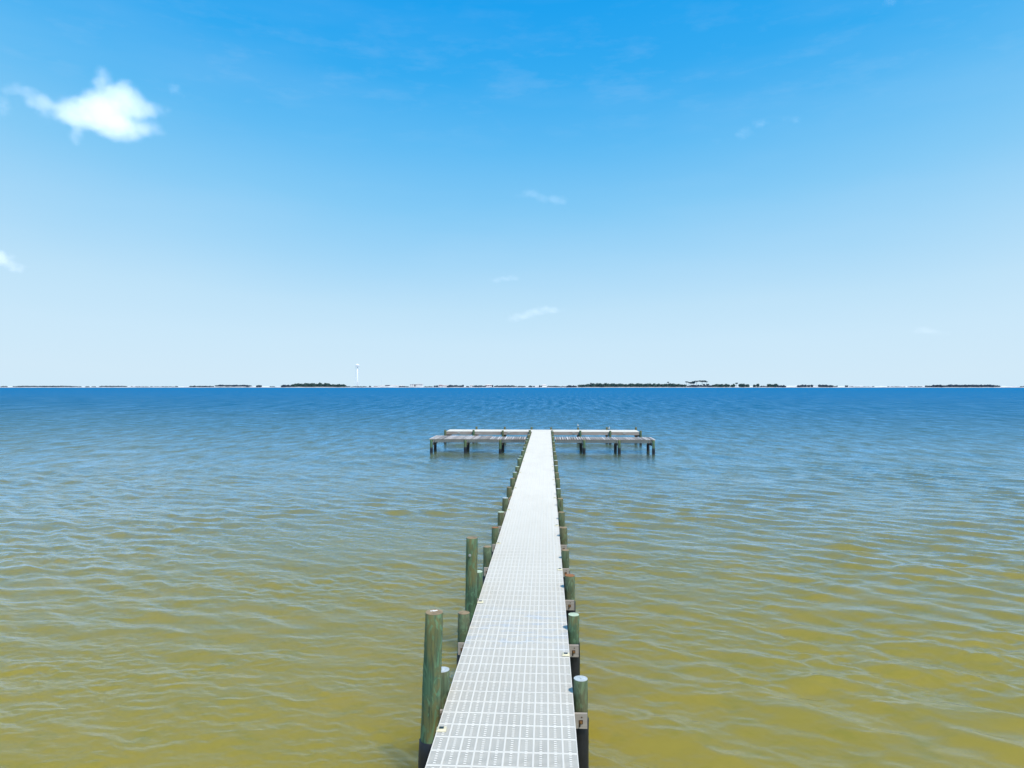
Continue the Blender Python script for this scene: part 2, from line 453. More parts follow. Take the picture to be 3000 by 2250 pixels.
# gusts and wave groups roughen the far water in streaks of every size
g1 = t.noise(t.mapping(pos, (0.80, 0.32, 0), loc=(5, 1, 0)), 1.0, 4, 0.65)
g2 = t.noise(t.mapping(pos, (0.62, 0.055, 0), loc=(1, 4, 0)), 1.0, 4, 0.7)
gust = t.math('ADD', t.math('MULTIPLY', t.rng(g1, 0.33, 0.67, -1, 1), t.math('MULTIPLY', t.rng(dist, 25, 60, 0, 0.55), t.rng(dist, 120, 220, 1, 0))), t.math('MULTIPLY', t.rng(g2, 0.35, 0.65, -1, 1), t.rng(dist, 70, 180, 0, 0.95)))
g0 = t.noise(t.mapping(pos, (1.7, 6.0, 0), rot=(0, 0, rot), loc=(2, 8, 0)), 1.0, 4, 0.65)
gust = t.math('ADD', gust, t.math('MULTIPLY', t.rng(g0, 0.33, 0.67, -1, 1), t.math('MULTIPLY', t.rng(dist, 8, 25, 0.12, 0.42), t.rng(dist, 45, 90, 1, 0))))
vf = t.n('ShaderNodeTexVoronoi', {'Vector': t.mapping(pos, (1, 1, 0)), 'Scale': 0.42}).outputs['Distance']
fleck = t.math('MULTIPLY', t.math('LESS_THAN', vf, 0.010), t.math('GREATER_THAN', bed, 0.52))
fleck = t.math('MULTIPLY', fleck, t.rng(dist, 30, 45, 1, 0))
body = t.mix(fleck, body, (0.8, 0.78, 0.7))
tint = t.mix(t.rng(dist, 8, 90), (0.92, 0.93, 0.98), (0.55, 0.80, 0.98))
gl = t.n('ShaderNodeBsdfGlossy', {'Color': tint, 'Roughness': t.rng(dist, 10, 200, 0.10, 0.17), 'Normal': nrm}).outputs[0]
df = t.n('ShaderNodeSubsurfaceScattering', {'Color': body, 'Scale': 2.6, 'Radius': (1.0, 0.9, 0.6)}, falloff='BURLEY').outputs[0]
df2 = t.n('ShaderNodeBsdfDiffuse', {'Color': body}).outputs[0]
df = t.n('ShaderNodeMixShader', {0: t.rng(dist, 30, 45), 1: df, 2: df2}).outputs[0]
fr = t.n('ShaderNodeFresnel', {'IOR': 1.333, 'Normal': nrm}).outputs[0]
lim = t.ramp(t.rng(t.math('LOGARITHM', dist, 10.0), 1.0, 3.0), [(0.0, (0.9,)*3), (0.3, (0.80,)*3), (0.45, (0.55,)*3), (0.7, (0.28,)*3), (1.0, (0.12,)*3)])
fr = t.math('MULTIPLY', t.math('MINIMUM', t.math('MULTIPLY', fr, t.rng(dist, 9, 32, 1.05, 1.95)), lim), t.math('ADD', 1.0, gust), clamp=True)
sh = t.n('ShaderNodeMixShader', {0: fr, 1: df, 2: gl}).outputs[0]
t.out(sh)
M['water'] = m
wm = make_water(); wm.materials.append(M['water'])
tag(link('water', wm), 'olive green shallow water turning deep blue towards the horizon', 'water', kind='structure')

# ------------------------------------------------------------------ pier
pier = thing('pier', 'long straight white decked pier with a T shaped far end on green pilings', 'pier')
ROW = 0.297
def grating(mb, x0, x1, y0, nrows, ncol, thick=0.034, z=DECK, bridges=True):
    cw = (x1-x0)/ncol; e = 0.010; nslot = 12
    for r in range(nrows):
        a = y0+r*ROW+0.0005; b = y0+(r+1)*ROW-0.0005
        jz = random.uniform(-0.0015, 0.0015)
        zt = z+jz
        slot = 0.0113
        m0 = 0.020
        pitch = (b-a-2*m0-slot)/(nslot-1)
        ys = [a+m0+k*pitch for k in range(nslot)]
        edges = [a]+[v for y in ys for v in (y, y+slot)]+[b]
        for k in range(0, len(edges), 2):
            mb.rib(x0, x1, edges[k], edges[k+1], zt, thick)
        for c_ in range(ncol+1):
            xc = x0+c_*cw
            hw = 0.0095
            xa, xb = max(x0-0.001, xc-hw), min(x1+0.001, xc+hw)
            mb.box(xa, xb, a, b, zt-thick+0.004, zt+0.0016, bottom=False)
        if bridges:
            for c_ in range(ncol):
                xc = x0+(c_+0.5)*cw
                for k in range(r % 2, nslot, 2):
                    mb.box(xc-0.0135, xc+0.0135, ys[k]-0.0028, ys[k]+slot+0.0028, zt-thick, zt+0.0007, bottom=False)
Y0 = 2.95
YT = 59.55      # near edge of the T
nrow = int(round((YT-Y0)/ROW))
mb = MB(); grating(mb, XL, XR, YT-nrow*ROW, nrow, 10)
mb.build('deck', M['deck'], pier)
TX0, TX1 = -8.62, 7.80
mb = MB(); grating(mb, TX0, TX1, YT+0.004, 8, 103)
hd = mb.build('head_deck', M['deck'], pier); hd['label'] = 'white slotted deck of the crosswise far end'
TB = YT+8*ROW
# stringers below
for x in (XL+0.045, -0.9, -0.47, 0.0, XR-0.045):
    mb = MB(); mb.box(x-0.02, x+0.02, Y0, YT-0.06, DECK-0.034-0.165, DECK-0.036)
    mb.build('stringer', M['bearer'], pier)
# piling factory
def cylmesh(name, mats, r0, r1, z0, z1, lean=(0, 0), seg=26, wob=0.03, seed=1, nring=9, m=0):
    mb = MB(); rings = []
    for k in range(nring+1):
        q = k/nring; z = z0+(z1-z0)*q
        r_ = random.Random(seed*31+k)
        rr = r0+(r1-r0)*q
        rings.append((lean[0]*z+r_.uniform(-1, 1)*0.0025, lean[1]*z+r_.uniform(-1, 1)*0.0025, z, rr*(1+r_.uniform(-1, 1)*0.012)))
    rings.append((rings[-1][0], rings[-1][1], z1+0.004, rings[-1][3]*0.965))
    mb.ring_tube(rings, seg, wob=wob, seed=seed)
    return mb.mesh(name, mats, True)
def flat_caps(me):
    for p in me.polygons:
        if len(p.vertices) > 4: p.use_smooth = False
def add_pile(parent, name, x, y, top, r=0.098, sleeve_top=0.72, cap='end_wood', mat='pile', seed=1, lean=(0, 0), bottom=-1.2):
    me = cylmesh(name, M[mat], r*1.06, r*0.96, bottom, top, lean, seed=seed)
    flat_caps(me)
    p = link(name, me, parent, (x, y, 0))
    tx, ty = lean[0]*top, lean[1]*top
    mb = MB(); mb.ring_tube([(tx, ty, top+0.0045, r*0.945), (tx, ty, top+0.010, r*0.93)], 26, wob=0.03, seed=seed)
    if cap == 'end_white':
        mb.ring_tube([(tx+0.01, ty, top+0.0102, r*0.30), (tx+0.01, ty, top+0.022, r*0.22)], 12)
    me = mb.mesh('pile_top', M[cap]); c_ = link('pile_top', me, p)
    me = cylmesh('sleeve', M['sleeve'], r*1.06+0.010, r*1.02+0.010, bottom+0.1, sleeve_top, lean, seed=seed+3, wob=0.02)
    flat_caps(me)
    link('sleeve', me, p)
    return p

def bearer(parent, x0, x1, y, z0=DECK-0.39, z1=DECK-0.20, bolts=()):
    mb = MB(); mb.bevbox(0, x1-x0, -0.02, 0.02, z0, z1, 0.004)
    b = mb.build('bearer', M['bearer'], parent, (x0, y, 0))
    for bx in bolts:
        q = MB()
        zc = z0+0.085
        q.box(bx-x0-0.026, bx-x0+0.026, -0.0245, -0.0205, zc-0.026, zc+0.026, m=1)
        q.bar((bx-x0, -0.0245, zc), (bx-x0, -0.042, zc), 0.017, 0.016, 6)
        q.bar((bx-x0, -0.042, zc), (bx-x0, -0.062, zc), 0.009, 0.008, 8)
        q.box(bx-x0+0.002, bx-x0+0.020, -0.0235, -0.0204, zc+0.052, zc+0.068, m=1)
        q.box(bx-x0-0.024, bx-x0-0.006, -0.0232, -0.0203, zc-0.065, zc-0.027, m=1)
        q.build('bolt', [M['rust'], M['stain']], b)
    return b

zt_r = [1.25, 1.31, 1.31, 1.25, 1.29, 1.27, 1.29, 1.27, 1.31, 1.26]
zt_l = [1.33, 1.31, 1.36, 1.31, 1.275, 1.26, 1.30, 1.31, 1.325, 1.27, 1.24, 1.36, 1.25, 1.32]
caps_r = {0: 'end_white', 1: 'end_pale', 2: 'end_rust', 3: 'end_wood'}
caps_l = {0: 'end_white', 1: 'end_wood', 2: 'end_pale', 3: 'end_wood', 4: 'end_rust'}
sl_r = {0: 0.74, 1: 0.86, 2: 0.80}
rr_r = {0: 0.094, 1: 0.092, 2: 0.103, 3: 0.090}
pr = random.Random(3)
for k in range(-1, 21):
    y = 9.07+2.34*k
    rr = rr_r.get(k, pr.uniform(0.086, 0.102)); rl = pr.uniform(0.092, 0.103)
    cr = caps_r.get(k, pr.choice(['end_wood', 'end_pale', 'end_wood', 'end_white'])); cl = caps_l.get(k, pr.choice(['end_wood', 'end_pale', 'end_white']))
    zr = zt_r[k] if 0 <= k < len(zt_r) else (pr.uniform(1.24, 1.33) if k > 0 else 1.16)
    zl = zt_l[k] if 0 <= k < len(zt_l) else (pr.uniform(1.24, 1.34) if k > 0 else 1.14)
    xr_ = XR+rr+0.004; xl_ = XL-rl-0.004
    a = add_pile(pier, 'piling', xr_, y, zr, rr, sl_r.get(k, pr.uniform(0.6, 0.8)), cr, 'pile_green' if k == 1 else 'pile', 40+k, (pr.uniform(-.006, .006), 0))
    b = add_pile(pier, 'piling', xl_, y, zl, rl, pr.uniform(0.62, 0.78), cl, 'pile_green' if k == 2 else 'pile', 90+k, (pr.uniform(-.006, .006), 0))
    bearer(pier, xl_-rl+0.03, xr_+rr-0.012, y-max(rr, rl)*1.06-0.021, bolts=(xl_, xr_))
    bearer(pier, xl_-rl+0.03, xr_+rr-0.012, y+max(rr, rl)*1.06+0.021)
# head of the pier
hf = MB(); hf.bevbox(TX0+0.0, TX1-0.0, -0.02, 0.02, DECK-0.29, DECK-0.037, 0.004)
hf.build('fascia', M['fascia'], pier, (0, YT+0.03, 0))
hf = MB(); hf.bevbox(TX0, TX1, -0.02, 0.02, DECK-0.29, DECK-0.037, 0.004)
hf.build('fascia', M['fascia'], pier, (0, TB-0.03, 0))
for x in (TX0+0.02, TX1-0.02):
    hf = MB(); hf.bevbox(-0.02, 0.02, YT+0.052, TB-0.052, DECK-0.29, DECK-0.037, 0.004)
    hf.build('fascia', M['fascia'], pier, (x, 0, 0))
for y in (YT+0.6, YT+1.2, YT+1.8):
    mb = MB(); mb.box(TX0+0.05, TX1-0.05, y-0.02, y+0.02, DECK-0.22, DECK-0.038)
    mb.build('stringer', M['brown'], pier)
front_x = [-8.60, -6.25, -3.76, -1.45, 0.43, 2.82, 5.34, 7.80]
back_x = [None, -6.26, -3.74, -1.36, 0.37, 2.75, 5.27, 7.82]
for i, (fx, bx) in enumerate(zip(front_x, back_x)):
    yf = YT-0.105 if i not in (0, 7) else YT-0.02
    if i == 0: fx -= 0.10
    if i == 7: fx += 0.10
    add_pile(pier, 'piling', fx, yf, 1.16+pr.uniform(-.02, .03), 0.095, 0.5, 'end_wood', 'pile_green' if i % 2 else 'pile', 200+i)
    if bx is not None:
        add_pile(pier, 'piling', bx, TB+0.10, 1.28+pr.uniform(-.03, .03), 0.095, 0.5, 'end_wood', 'pile', 220+i)
    s_ = 1 if fx < -0.5 else -1
    for dx in (-0.125, 0.125):
        mb = MB(); mb.bevbox(-0.022, 0.022, YT+0.09, TB-0.09, DECK-0.49, DECK-0.295, 0.004)
        mb.build('bearer', M['brown'], pier, (fx*0.985+dx, 0, 0))
for cx in (-7.52, -3.24, 2.28, 6.53):
    q = MB()
    q.bar((cx-0.11, YT-0.07, 0.955), (cx+0.11, YT-0.07, 0.955), 0.020, 0.020, 8)
    q.bar((cx-0.04, YT+0.010, 0.945), (cx-0.04, YT-0.07, 0.955), 0.016, 0.014, 8)
    q.bar((cx+0.04, YT+0.010, 0.945), (cx+0.04, YT-0.07, 0.955), 0.016, 0.014, 8)
    q.box(cx-0.08, cx+0.08, YT-0.004, YT+0.0095, 0.91, 0.975)
    q.build('cleat', M['steel'], pier)

# ------------------------------------------------------------------ side platforms
def side_platform(x0, x1, y0, y1, fronts, backs, label, deep=None, seed=1):
    th = thing('side_platform', label, 'platform', ((x0+x1)/2, (y0+y1)/2, 0), group='weathered wooden platforms beside the pier')
    ox, oy = (x0+x1)/2, (y0+y1)/2
    r_ = random.Random(seed)
    mb = MB(); x = x0
    while x < x1-0.10:
        w_ = 0.128; g = 0.048+r_.uniform(-0.008, 0.012)
        ye = y1 if not deep or not (x < deep[0]) else deep[1]
        zz = DECK+r_.uniform(-0.006, 0.004)
        mb.bevbox(x-ox, min(x+w_, x1)-ox, y0-oy+r_.uniform(-0.03, 0.03), ye-oy+r_.uniform(-0.03, 0.03), zz-0.036, zz, 0.004, c=r_.random())
        x += w_+g
    mb.build('deck_boards', M['boards'], th)
    for y in (y0+0.17, (y0+y1)/2, y1-0.17):
        mb = MB(); mb.bevbox(x0-ox+0.02, x1-ox-0.02, y-oy-0.022, y-oy+0.022, DECK-0.28, DECK-0.045, 0.003)
        mb.build('joist', M['brown'] if y != y0+0.17 else M['bearer'], th)
    if deep:
        mb = MB(); mb.bevbox(x0-ox+0.02, deep[0]-ox, deep[1]-oy-0.2, deep[1]-oy-0.156, DECK-0.28, DECK-0.045, 0.003)
        mb.build('joist', M['brown'], th)
    for i, (a, b) in enumerate(zip(fronts, backs)):
        add_pile(th, 'piling', a-ox, y0-0.02-oy, 1.0, 0.098, 0.42+r_.uniform(-.06, .06), 'end_wood', 'pile_green', seed*50+i, (r_.uniform(-.01, .01), 0))
        add_pile(th, 'piling', b-ox, y1-0.35-oy, 0.775, 0.10, 0.55, 'end_wood', 'pile', seed*70+i)
        mb = MB(); mb.bevbox(-0.022, 0.022, y0+0.05-oy, y1-0.08-oy, DECK-0.47, DECK-0.285, 0.003)
        s_ = 1 if a < 0 else -1
        mb.build('bearer', M['brown'], th, (a-ox+s_*0.125, 0, 0))
    return th
side_platform(-8.66, -1.52, 51.2, 53.6, [-8.50, -5.99, -3.42], [-8.55, -6.02, -3.36],
              'weathered platform of grey gapped boards on the left side of the pier', deep=(-4.2, 54.5), seed=2)
side_platform(0.58, 7.86, 51.2, 53.6, [2.70, 5.25, 7.72], [2.58, 5.17, 7.62],
              'weathered platform of grey gapped boards on the right side of the pier', seed=3)

# ------------------------------------------------------------------ tall mooring pilings
def mooring(x, y, top, r, lean, label, seed, blk):
    th = thing('mooring_piling', label, 'piling', (x, y, 0), group='tall mooring pilings left of the pier')
    me = cylmesh('timber', M['pile_green'], r*1.08, r*0.96, -1.2, top, lean, seg=32, seed=seed, nring=14, wob=0.025)
    flat_caps(me); link('timber', me, th)
    tx, ty = lean[0]*top, lean[1]*top
    mb = MB(); mb.ring_tube([(tx, ty, top+0.0045, r*0.945), (tx, ty, top+0.007, r*0.94)], 32, wob=0.025, seed=seed)
    link('pile_top', mb.mesh('pile_top', M['end_wood']), th)
    me = cylmesh('sleeve', M['sleeve'], r*1.08+0.010, r*1.05+0.010, -1.1, blk, lean, seed=seed+3, seg=32, wob=0.02)
    flat_caps(me); link('sleeve', me, th)
    return th
m1 = mooring(-1.475, 8.62, 2.225, 0.116, (0.036, 0), 'tall green piling nearest the camera, left of the deck, with bird droppings on its top', 501, 0.65)
mb = MB()
for (dx, dy, s_) in ((-0.01, 0.03, 0.022), (0.02, 0.045, 0.014), (-0.045, 0.02, 0.012)):
    mb.ellipsoid((0.08+dx, dy, 2.236), (s_, s_*0.8, 0.007), 10, 6, jit=0.2)
mb.build('bird_dropping', M['feather'], m1)
m2 = mooring(-1.435, 13.1, 2.17, 0.113, (0.014, 0), 'tall green piling further along the left of the deck, behind the nearest tall one', 507, 0.62)
q = MB(); q.bar((0.0, -0.10, 1.87), (0.0, -0.128, 1.87), 0.026, 0.024, 12); q.bar((0, -0.128, 1.87), (0, -0.14, 1.87), 0.010, 0.010, 8)
q.build('bolt', M['steel'], m2)

# ------------------------------------------------------------------ solar lights on the deck edges
def dock_light_meshes():
    mb = MB()
    n = len(mb.v); a, b, h_ = 0.056, 0.036, 0.022
    mb.v += [(-a,-a,0),(a,-a,0),(a,a,0),(-a,a,0),(-a,-a,0.006),(a,-a,0.006),(a,a,0.006),(-a,a,0.006),
             (-b,-b,h_),(b,-b,h_),(b,b,h_),(-b,b,h_)]
    for f_ in [(3,2,1,0),(0,1,5,4),(1,2,6,5),(2,3,7,6),(3,0,4,7),(4,5,9,8),(5,6,10,9),(6,7,11,10),(7,4,8,11),(8,9,10,11)]: mb.face(f_)
    p = MB(); p.bevbox(-0.027, 0.027, -0.024, 0.028, h_+0.0004, h_+0.003, 0.001)
    return mb.mesh('housing', M['cream']), p.mesh('solar_panel', M['solar'])
hm, pm = dock_light_meshes()
ords = ['nearest', 'second', 'third', 'fourth', 'fifth', 'sixth', 'seventh', 'eighth']
for side, x, ys in (('left', XL+0.05, [8.02, 12.75, 17.5, 22.2, 26.9, 31.6, 36.3, 41.0]), ('right', XR-0.055, [10.33, 15.08, 19.8, 24.6, 29.3, 34.0, 38.8, 43.5])):
    for i, y in enumerate(ys):
        nm = 'nearest one' if i == 0 else ords[i]+' from the near end'
        th = thing('dock_light', f'cream square solar light, {side} deck edge, {nm}', 'light', (x, y, DECK+0.0035), random.uniform(-.05, .05), 'solar lights along the deck edges')
        link('housing', hm, th); link('solar_panel', pm, th)

# short rope on a left piling
mb = MB()
pts = [Vector((-1.25, 24.9, 1.09)), Vector((-1.30, 24.75, 1.06)), Vector((-1.36, 24.6, 0.98)), Vector((-1.44, 24.5, 0.94)), Vector((-1.50, 24.42, 0.93))]
o_ = pts[0].copy()
for a, b in zip(pts, pts[1:]): mb.bar(a-o_, b-o_, 0.012, 0.012, 8)
ro = mb.build('rope', M['rope'], None, o_, True); tag(ro, 'short pinkish tan rope hanging over the left deck edge by a piling', 'rope')

# ------------------------------------------------------------------ gulls
def gull(loc, rz, s_, label):
    th = thing('gull', label, 'bird', loc, rz, 'white gulls resting at the far end of the pier')
    mb = MB()
    # body as one lofted surface along its spine, x forwards
    prof = [(-0.17, 0.100, 0.006, 0.004), (-0.13, 0.110, 0.026, 0.020), (-0.08, 0.125, 0.046, 0.042), (-0.02, 0.142, 0.058, 0.060), (0.04, 0.160, 0.058, 0.064),
            (0.085, 0.190, 0.046, 0.052), (0.105, 0.225, 0.032, 0.034), (0.115, 0.255, 0.030, 0.030), (0.130, 0.277, 0.029, 0.029), (0.150, 0.285, 0.018, 0.018), (0.162, 0.284, 0.004, 0.004)]
    seg = 12; n = 0
    for i, (x, z, ry, rz_) in enumerate(prof):
        x2, z2 = (prof[min(i+1, len(prof)-1)][k] for k in (0, 1)); x1, z1 = (prof[max(i-1, 0)][k] for k in (0, 1))
        d = Vector((x2-x1, 0, z2-z1)).normalized(); up = Vector((-d.z, 0, d.x))
        for j in range(seg):
            a = 2*math.pi*j/seg
            p = Vector((x, 0, z))+Vector((0, 1, 0))*ry*math.cos(a)+up*rz_*math.sin(a)
            mb.v.append(tuple(p*s_))
    for i in range(len(prof)-1):
        for j in range(seg):
            k = (j+1) % seg
            mb.face((i*seg+j, i*seg+k, (i+1)*seg+k, (i+1)*seg+j))
    mb.face(tuple(range(seg))); mb.face(tuple((len(prof)-1)*seg+j for j in reversed(range(seg))))
    mb.build('body', M['feather'], th, smooth=True)
    for sy in (-1, 1):
        q = MB(); q.ellipsoid((-0.055*s_, sy*0.050*s_, 0.148*s_), (0.135*s_, 0.016*s_, 0.036*s_), 12, 8)
        q.build('wing', M['wing'], th, smooth=True)
        q = MB(); q.bar((0.0, sy*0.022*s_, 0.10*s_), (0.005, sy*0.022*s_, 0.006*s_), 0.006*s_, 0.005*s_, 6)
        q.box(-0.012*s_, 0.04*s_, sy*0.022*s_-0.014*s_, sy*0.022*s_+0.014*s_, 0.0, 0.006*s_)
        q.build('leg', M['bill'], th)
        q = MB(); q.ellipsoid((0.142*s_, sy*0.024*s_, 0.288*s_), (0.005*s_,)*3, 6, 4); q.build('eye', M['eye'], th)
    q = MB(); q.bar((0.155*s_, 0, 0.284*s_), (0.205*s_, 0, 0.275*s_), 0.010*s_, 0.002*s_, 6); q.build('beak', M['bill'], th)
    q = MB(); q.box(-0.235*s_, -0.14*s_, -0.022*s_, 0.022*s_, 0.098*s_, 0.108*s_); q.build('tail', M['feather'], th)
    return th
gull((2.75, TB+0.10, 1.30), R(-110), 0.95, 'white gull perched on a back piling right of the walkway')
gull((5.43, TB-0.15, DECK+0.004), R(-70), 1.0, 'white gull standing on the white deck near the far right end of the pier head')

# ------------------------------------------------------------------ far shore
FW = Vector((-math.sin(PSI), math.cos(PSI), 0)); RT = Vector((math.cos(PSI), math.sin(PSI), 0))
def far(px, d, z=0.0):
    p = FW*d+RT*((px-1500)/2050*d); p.z = z; return p
def zy(y, d): return H+(1127-y)/2050*d

M['sand'] = simple('white_beach_sand', (0.78, 0.77, 0.75), 0.95, 0.10, 0.02)
m, t = newmat('shore_sand')
gp = t.n('ShaderNodeNewGeometry').outputs['Position']
zz = t.n('ShaderNodeSeparateXYZ', {0: gp}).outputs[2]
nz = t.noise(t.mapping(gp, (0.09, 0.05, 0.4)), 1.0, 5, 0.65)
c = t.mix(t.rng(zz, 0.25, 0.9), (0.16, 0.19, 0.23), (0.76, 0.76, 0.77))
c = t.mix(t.rng(nz, 0.50, 0.60, 0, 0.7), c, (0.30, 0.28, 0.30))
c = t.mix(t.math('MULTIPLY', t.rng(nz, 0.6, 0.7, 0, 0.8), t.rng(zz, 0.9, 1.6)), c, (0.10, 0.13, 0.14))
t.out(t.pbsdf(Base_Color=c, Roughness=0.95))
M['shore'] = m

# dune crest heights read along the shore (pixel bearing -> crest row in the photo)
dune = [(-900, 1132), (-300, 1131), (0, 1132.3), (20, 1130.8), (40, 1133), (150, 1133.4), (200, 1131.8), (225, 1132.6), (300, 1133.5), (365, 1132.2), (385, 1130.8), (420, 1131.5), (440, 1132.6),
        (560, 1132.2), (600, 1131), (625, 1131.2), (632, 1133), (680, 1132), (705, 1131.2), (730, 1130.6), (745, 1131.2), (800, 1132.2), (1000, 1132.8), (1090, 1133.2), (1110, 1132), (1160, 1131.8), (1200, 1133),
        (1280, 1133), (1330, 1132.5), (1400, 1132.2), (1440, 1132), (1505, 1131), (1560, 1131.5), (1600, 1130.8), (1640, 1130.8), (1665, 1130), (1690, 1131.8), (1750, 1132.5), (1850, 1132.5), (1880, 1132),
        (2000, 1133), (2150, 1133), (2180, 1132), (2210, 1131.5), (2255, 1132), (2290, 1131), (2320, 1129.5), (2345, 1128), (2362, 1129), (2375, 1127.8), (2400, 1130), (2450, 1131.2), (2500, 1130.5), (2560, 1131.5),
        (2600, 1131), (2700, 1130.5), (2740, 1130.5), (2780, 1129.8), (2830, 1132), (2900, 1132.5), (2930, 1131), (2980, 1131.5), (3100, 1131), (3600, 1131), (4200, 1132)]
dx_ = [p[0] for p in dune]; dz_ = [zy(p[1], 1185) for p in dune]
mb = MB()
cols = list(range(-900, 4201, 6))
prof = [(1149, -0.4), (1152, 0.15), (1158, 0.75), (1166, 1.15), (1174, 1.45)]
nP = len(prof)+4
rr_ = random.Random(4)
for px in cols:
    hz = float(np.interp(px, dx_, dz_))*(1+0.10*math.sin(px*0.21)+0.08*math.sin(px*0.083+1))
    wob = 2.0*math.sin(px*0.012)+1.0*math.sin(px*0.05)
    hz = max(hz, 1.6)
    for d, z in prof: mb.v.append(tuple(far(px, d+wob, z if z < 1 else z+0.15*rr_.uniform(-1, 1))))
    for d, q in ((1185, 1.0), (1215, 0.8), (1300, 0.75), (1600, 0.5)):
        mb.v.append(tuple(far(px, d, hz*q)))
for i in range(len(cols)-1):
    for j in range(nP-1):
        mb.face((i*nP+j, (i+1)*nP+j, (i+1)*nP+j+1, i*nP+j+1))
tag(mb.build('shore', M['shore'], smooth=True), 'low white sand shore with dunes along the horizon', 'shore', kind='structure')

def foliage(name, a, b):
    m, t = newmat(name)
    gp = t.n('ShaderNodeNewGeometry').outputs['Position']
    at = t.n('ShaderNodeAttribute', attribute_name='tone').outputs['Fac']
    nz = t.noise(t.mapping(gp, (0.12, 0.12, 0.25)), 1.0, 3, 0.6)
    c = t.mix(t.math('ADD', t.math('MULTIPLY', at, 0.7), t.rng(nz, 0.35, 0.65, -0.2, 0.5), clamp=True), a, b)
    t.out(t.n('ShaderNodeBsdfDiffuse', {0: c}).outputs[0])
    return m
M['scrub'] = foliage('far_scrub_foliage', (0.028, 0.052, 0.085), (0.075, 0.10, 0.125))  # far foliage and trunk colours have the blue of distance haze mixed in
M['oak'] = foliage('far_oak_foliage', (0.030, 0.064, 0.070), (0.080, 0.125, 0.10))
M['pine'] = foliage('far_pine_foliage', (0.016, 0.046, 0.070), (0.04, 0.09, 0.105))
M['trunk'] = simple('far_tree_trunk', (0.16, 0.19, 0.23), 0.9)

def clump(mb, ce, ra, r_, leaf=0.7, n=70):
    mb.ellipsoid(ce, (ra[0]*0.8, ra[1]*0.8, ra[2]*0.8), 9, 6, c=0.1, jit=0.12, r_=r_)
    for _ in range(n):
        v = Vector((r_.gauss(0, 1), r_.gauss(0, 1), abs(r_.gauss(0, 1))*0.9-0.15)).normalized()*r_.uniform(0.75, 1.08)
        p = Vector((ce[0]+v.x*ra[0], ce[1]+v.y*ra[1], ce[2]+v.z*ra[2]))
        a = Vector((r_.uniform(-1, 1), r_.uniform(-1, 1), r_.uniform(-1, 1))).normalized()*leaf*r_.uniform(0.5, 1.1)
        b = a.orthogonal().normalized()*leaf*r_.uniform(0.4, 0.9)
        i = len(mb.v)
        mb.v += [tuple(p-a-b), tuple(p+a-b*0.6), tuple(p+b+a*0.3), tuple(p-a*0.6+b)]
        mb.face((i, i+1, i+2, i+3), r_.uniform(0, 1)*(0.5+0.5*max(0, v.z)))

def veg(name, x0, x1, ytop, label, cat, group, kind=None, d=1168, mat='scrub', lump=None, ybase=1134.0, rough=0.35, seed=None, taper=True):
    """a patch of shrubs or trees between two bearings"""
    r_ = random.Random(int(x0*13+x1))
    ztop, zb = zy(ytop, d), zy(ybase, d)
    c0 = far((x0+x1)/2, d, zb)
    mb = MB()
    W = (x1-x0)/2050*d
    hgt = (ztop-zb)*1.08
    lw = lump or max(1.2, min(hgt*0.75, W*0.5))
    n = max(1, int(round(W/(lw*0.95))))
    for i in range(n):
        q = (i+0.5)/n
        px = x0+(x1-x0)*q
        fall = 1.0
        if taper and n > 2:
            e = min(q, 1-q)*2
            fall = 0.6+0.4*min(1, e*4.0)
        h_ = hgt*fall*(1-rough*r_.random())
        for row in range(1 if W < 12 else 2):
            p = far(px+r_.uniform(-.3, .3)*lw*1.7, d+r_.uniform(-3, 3)+row*6, 0)-c0
            hh = h_*(1 if row == 0 else r_.uniform(0.8, 1.08))
            rz_ = hh*r_.uniform(0.45, 0.55)
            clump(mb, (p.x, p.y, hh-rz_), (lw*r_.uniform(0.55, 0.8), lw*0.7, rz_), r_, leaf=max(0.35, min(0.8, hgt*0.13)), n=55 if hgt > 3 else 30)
            if hgt > 2.5 and hh > 2:
                mb.ellipsoid((p.x, p.y, hh*0.3), (lw*0.75, lw*0.6, hh*0.32), 8, 5, c=0.05, jit=0.15, r_=r_)
    if kind == 'stuff':
        o = mb.build(name, M[mat], None, c0); return tag(o, label, cat, group, kind)
    th = thing(name, label, cat, c0, 0, group)
    mb.build('crown', M[mat], th)
    s_ = MB()
    for k in range(max(1, n//2)):
        px = x0+(x1-x0)*(k+0.5)/max(1, n//2)
        p = far(px, d, 0)-c0
        s_.bar((p.x, p.y, -0.8), (p.x, p.y, hgt*0.4), 0.12, 0.07, 6)
    s_.build('trunk', M['trunk'], th)
    return th

